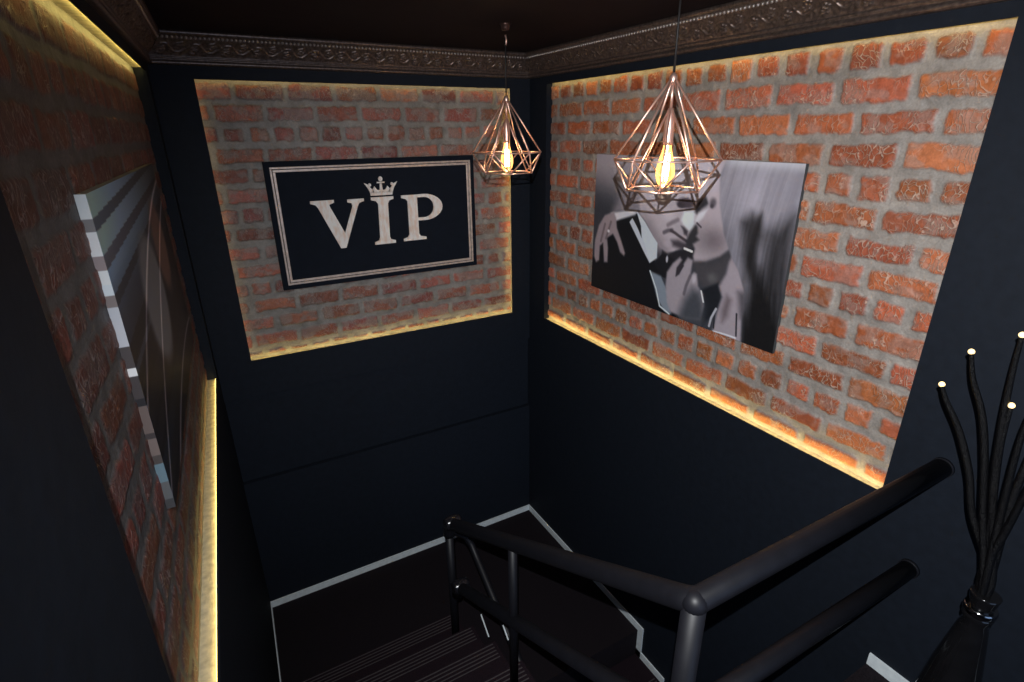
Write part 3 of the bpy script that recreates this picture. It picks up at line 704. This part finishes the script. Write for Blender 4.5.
# ------------------------------------------------------------------ branch lamp in a vase, right
vl = empty('branch_lamp', (1.60, .335, ZF))
tag(vl, 'black glittery branch lamp with small glowing tips in a tall vase behind guard rail', 'lamp')
nx, ny, nz = 1.60, .335, -1.195
v = MB(); v.lathe((nx, ny, ZF), [(.085,0),(.095,.02),(.080,.18),(.055,.42),(.034,.56),(.028,.585),(.034,.60),(.034,.612),(.027,.618),(.026,.635),(.029,.650),(.032,.668),(.033,.675),(.029,.677)], 36)
v.build('vase', glossy_black, vl, smooth=True)
MB().lathe((nx, ny, nz+.0), [(.0345,-.012),(.037,-.006),(.037,.004),(.0345,.010)], 30).build('neck_ring', plain('chrome_ring', (.35, .36, .38), .12, metal=1), vl, smooth=True)
tips = [[(1.60, .562, -.634), (1.60, .545, -.668), (1.60, .498, -.737), (1.60, .450, -.840), (1.60, .415, -.950)],
        [(1.60, .524, -.528), (1.60, .505, -.590), (1.60, .464, -.675), (1.60, .430, -.790), (1.60, .400, -.920)],
        [(1.60, .443, -.457), (1.60, .436, -.560), (1.60, .420, -.700), (1.60, .390, -.880)],
        [(1.60, .418, -.630), (1.60, .410, -.740), (1.60, .385, -.900)],
        [(1.56, .36, -.50), (1.57, .375, -.66), (1.59, .365, -.88)],
        [(1.66, .34, -.42), (1.65, .36, -.60), (1.62, .36, -.85)],
        [(1.52, .30, -.58), (1.54, .32, -.72), (1.58, .34, -.92)]]
for k, tp in enumerate(tips):
    base = (nx+.010*math.cos(k*2.4), ny+.012+.010*math.sin(k*2.4), nz+.11)
    ctl = [Vector(q) for q in tp]+[Vector(base), Vector((base[0]*.5+nx*.5, base[1]*.5+ny*.5, nz+.03))]
    pts = []
    for i in range(len(ctl)-1):              # Catmull-Rom through the measured points
        p0, p1, p2, p3 = ctl[max(i-1, 0)], ctl[i], ctl[i+1], ctl[min(i+2, len(ctl)-1)]
        for q in range(5):
            t_ = q/5; pts.append(.5*((2*p1)+(p2-p0)*t_+(2*p0-5*p1+4*p2-p3)*t_*t_+(3*p1-p0-3*p2+p3)*t_**3))
    pts.append(ctl[-1])
    rad = [.0048+.0045*min(1, i/12.) for i in range(len(pts))]
    st = MB().tube(pts, rad, 8).build('stem', stem_mat, vl, smooth=True)
    d = (Vector(pts[0])-Vector(pts[1])).normalized()
    MB().sphere(Vector(pts[0])+d*.004, .0072, 10, 8).build('glowing_tip', tip_mat, st, smooth=True)
# ------------------------------------------------------------------ unseen camera flash just above the lens, no fixture (small and hard, as the crisp cage shadows show)
sp = bpy.data.lights.new('camera_flash', 'SPOT'); sp.energy = SPOT_E; sp.color = (.97, .985, 1); sp.spot_size = math.radians(SPOT_A); sp.spot_blend = SPOT_B; sp.shadow_soft_size = .004
so = bpy.data.objects.new('camera_flash', sp); COL.objects.link(so); so.location = SPOT_P
so.rotation_euler = (Vector(SPOT_T)-Vector(SPOT_P)).to_track_quat('-Z', 'Y').to_euler()
# ------------------------------------------------------------------ world, camera
w = bpy.data.worlds.new('World'); C.world = w; w.use_nodes = True
w.node_tree.nodes['Background'].inputs['Color'].default_value = (.42, .62, 1, 1); w.node_tree.nodes['Background'].inputs['Strength'].default_value = AMB
cd = bpy.data.cameras.new('camera'); co = bpy.data.objects.new('camera', cd); COL.objects.link(co); C.camera = co
cd.sensor_width = 36; cd.sensor_fit = 'HORIZONTAL'; cd.lens = 537.757/1024*36; cd.clip_start = .01
fw = Vector((0.45141232, 0.81489806, -0.36354926)); rt = Vector((0.87272562, -0.48809956, -0.01043129)); upv = Vector((0.18594867, 0.31256994, 0.93151657))
M = Matrix((rt, upv, -fw)).transposed().to_4x4(); co.matrix_world = M
C.view_settings.view_transform = 'Standard'; C.view_settings.look = 'None'; C.view_settings.gamma = 1; C.view_settings.exposure = EXPO
C.view_settings.use_curve_mapping = False
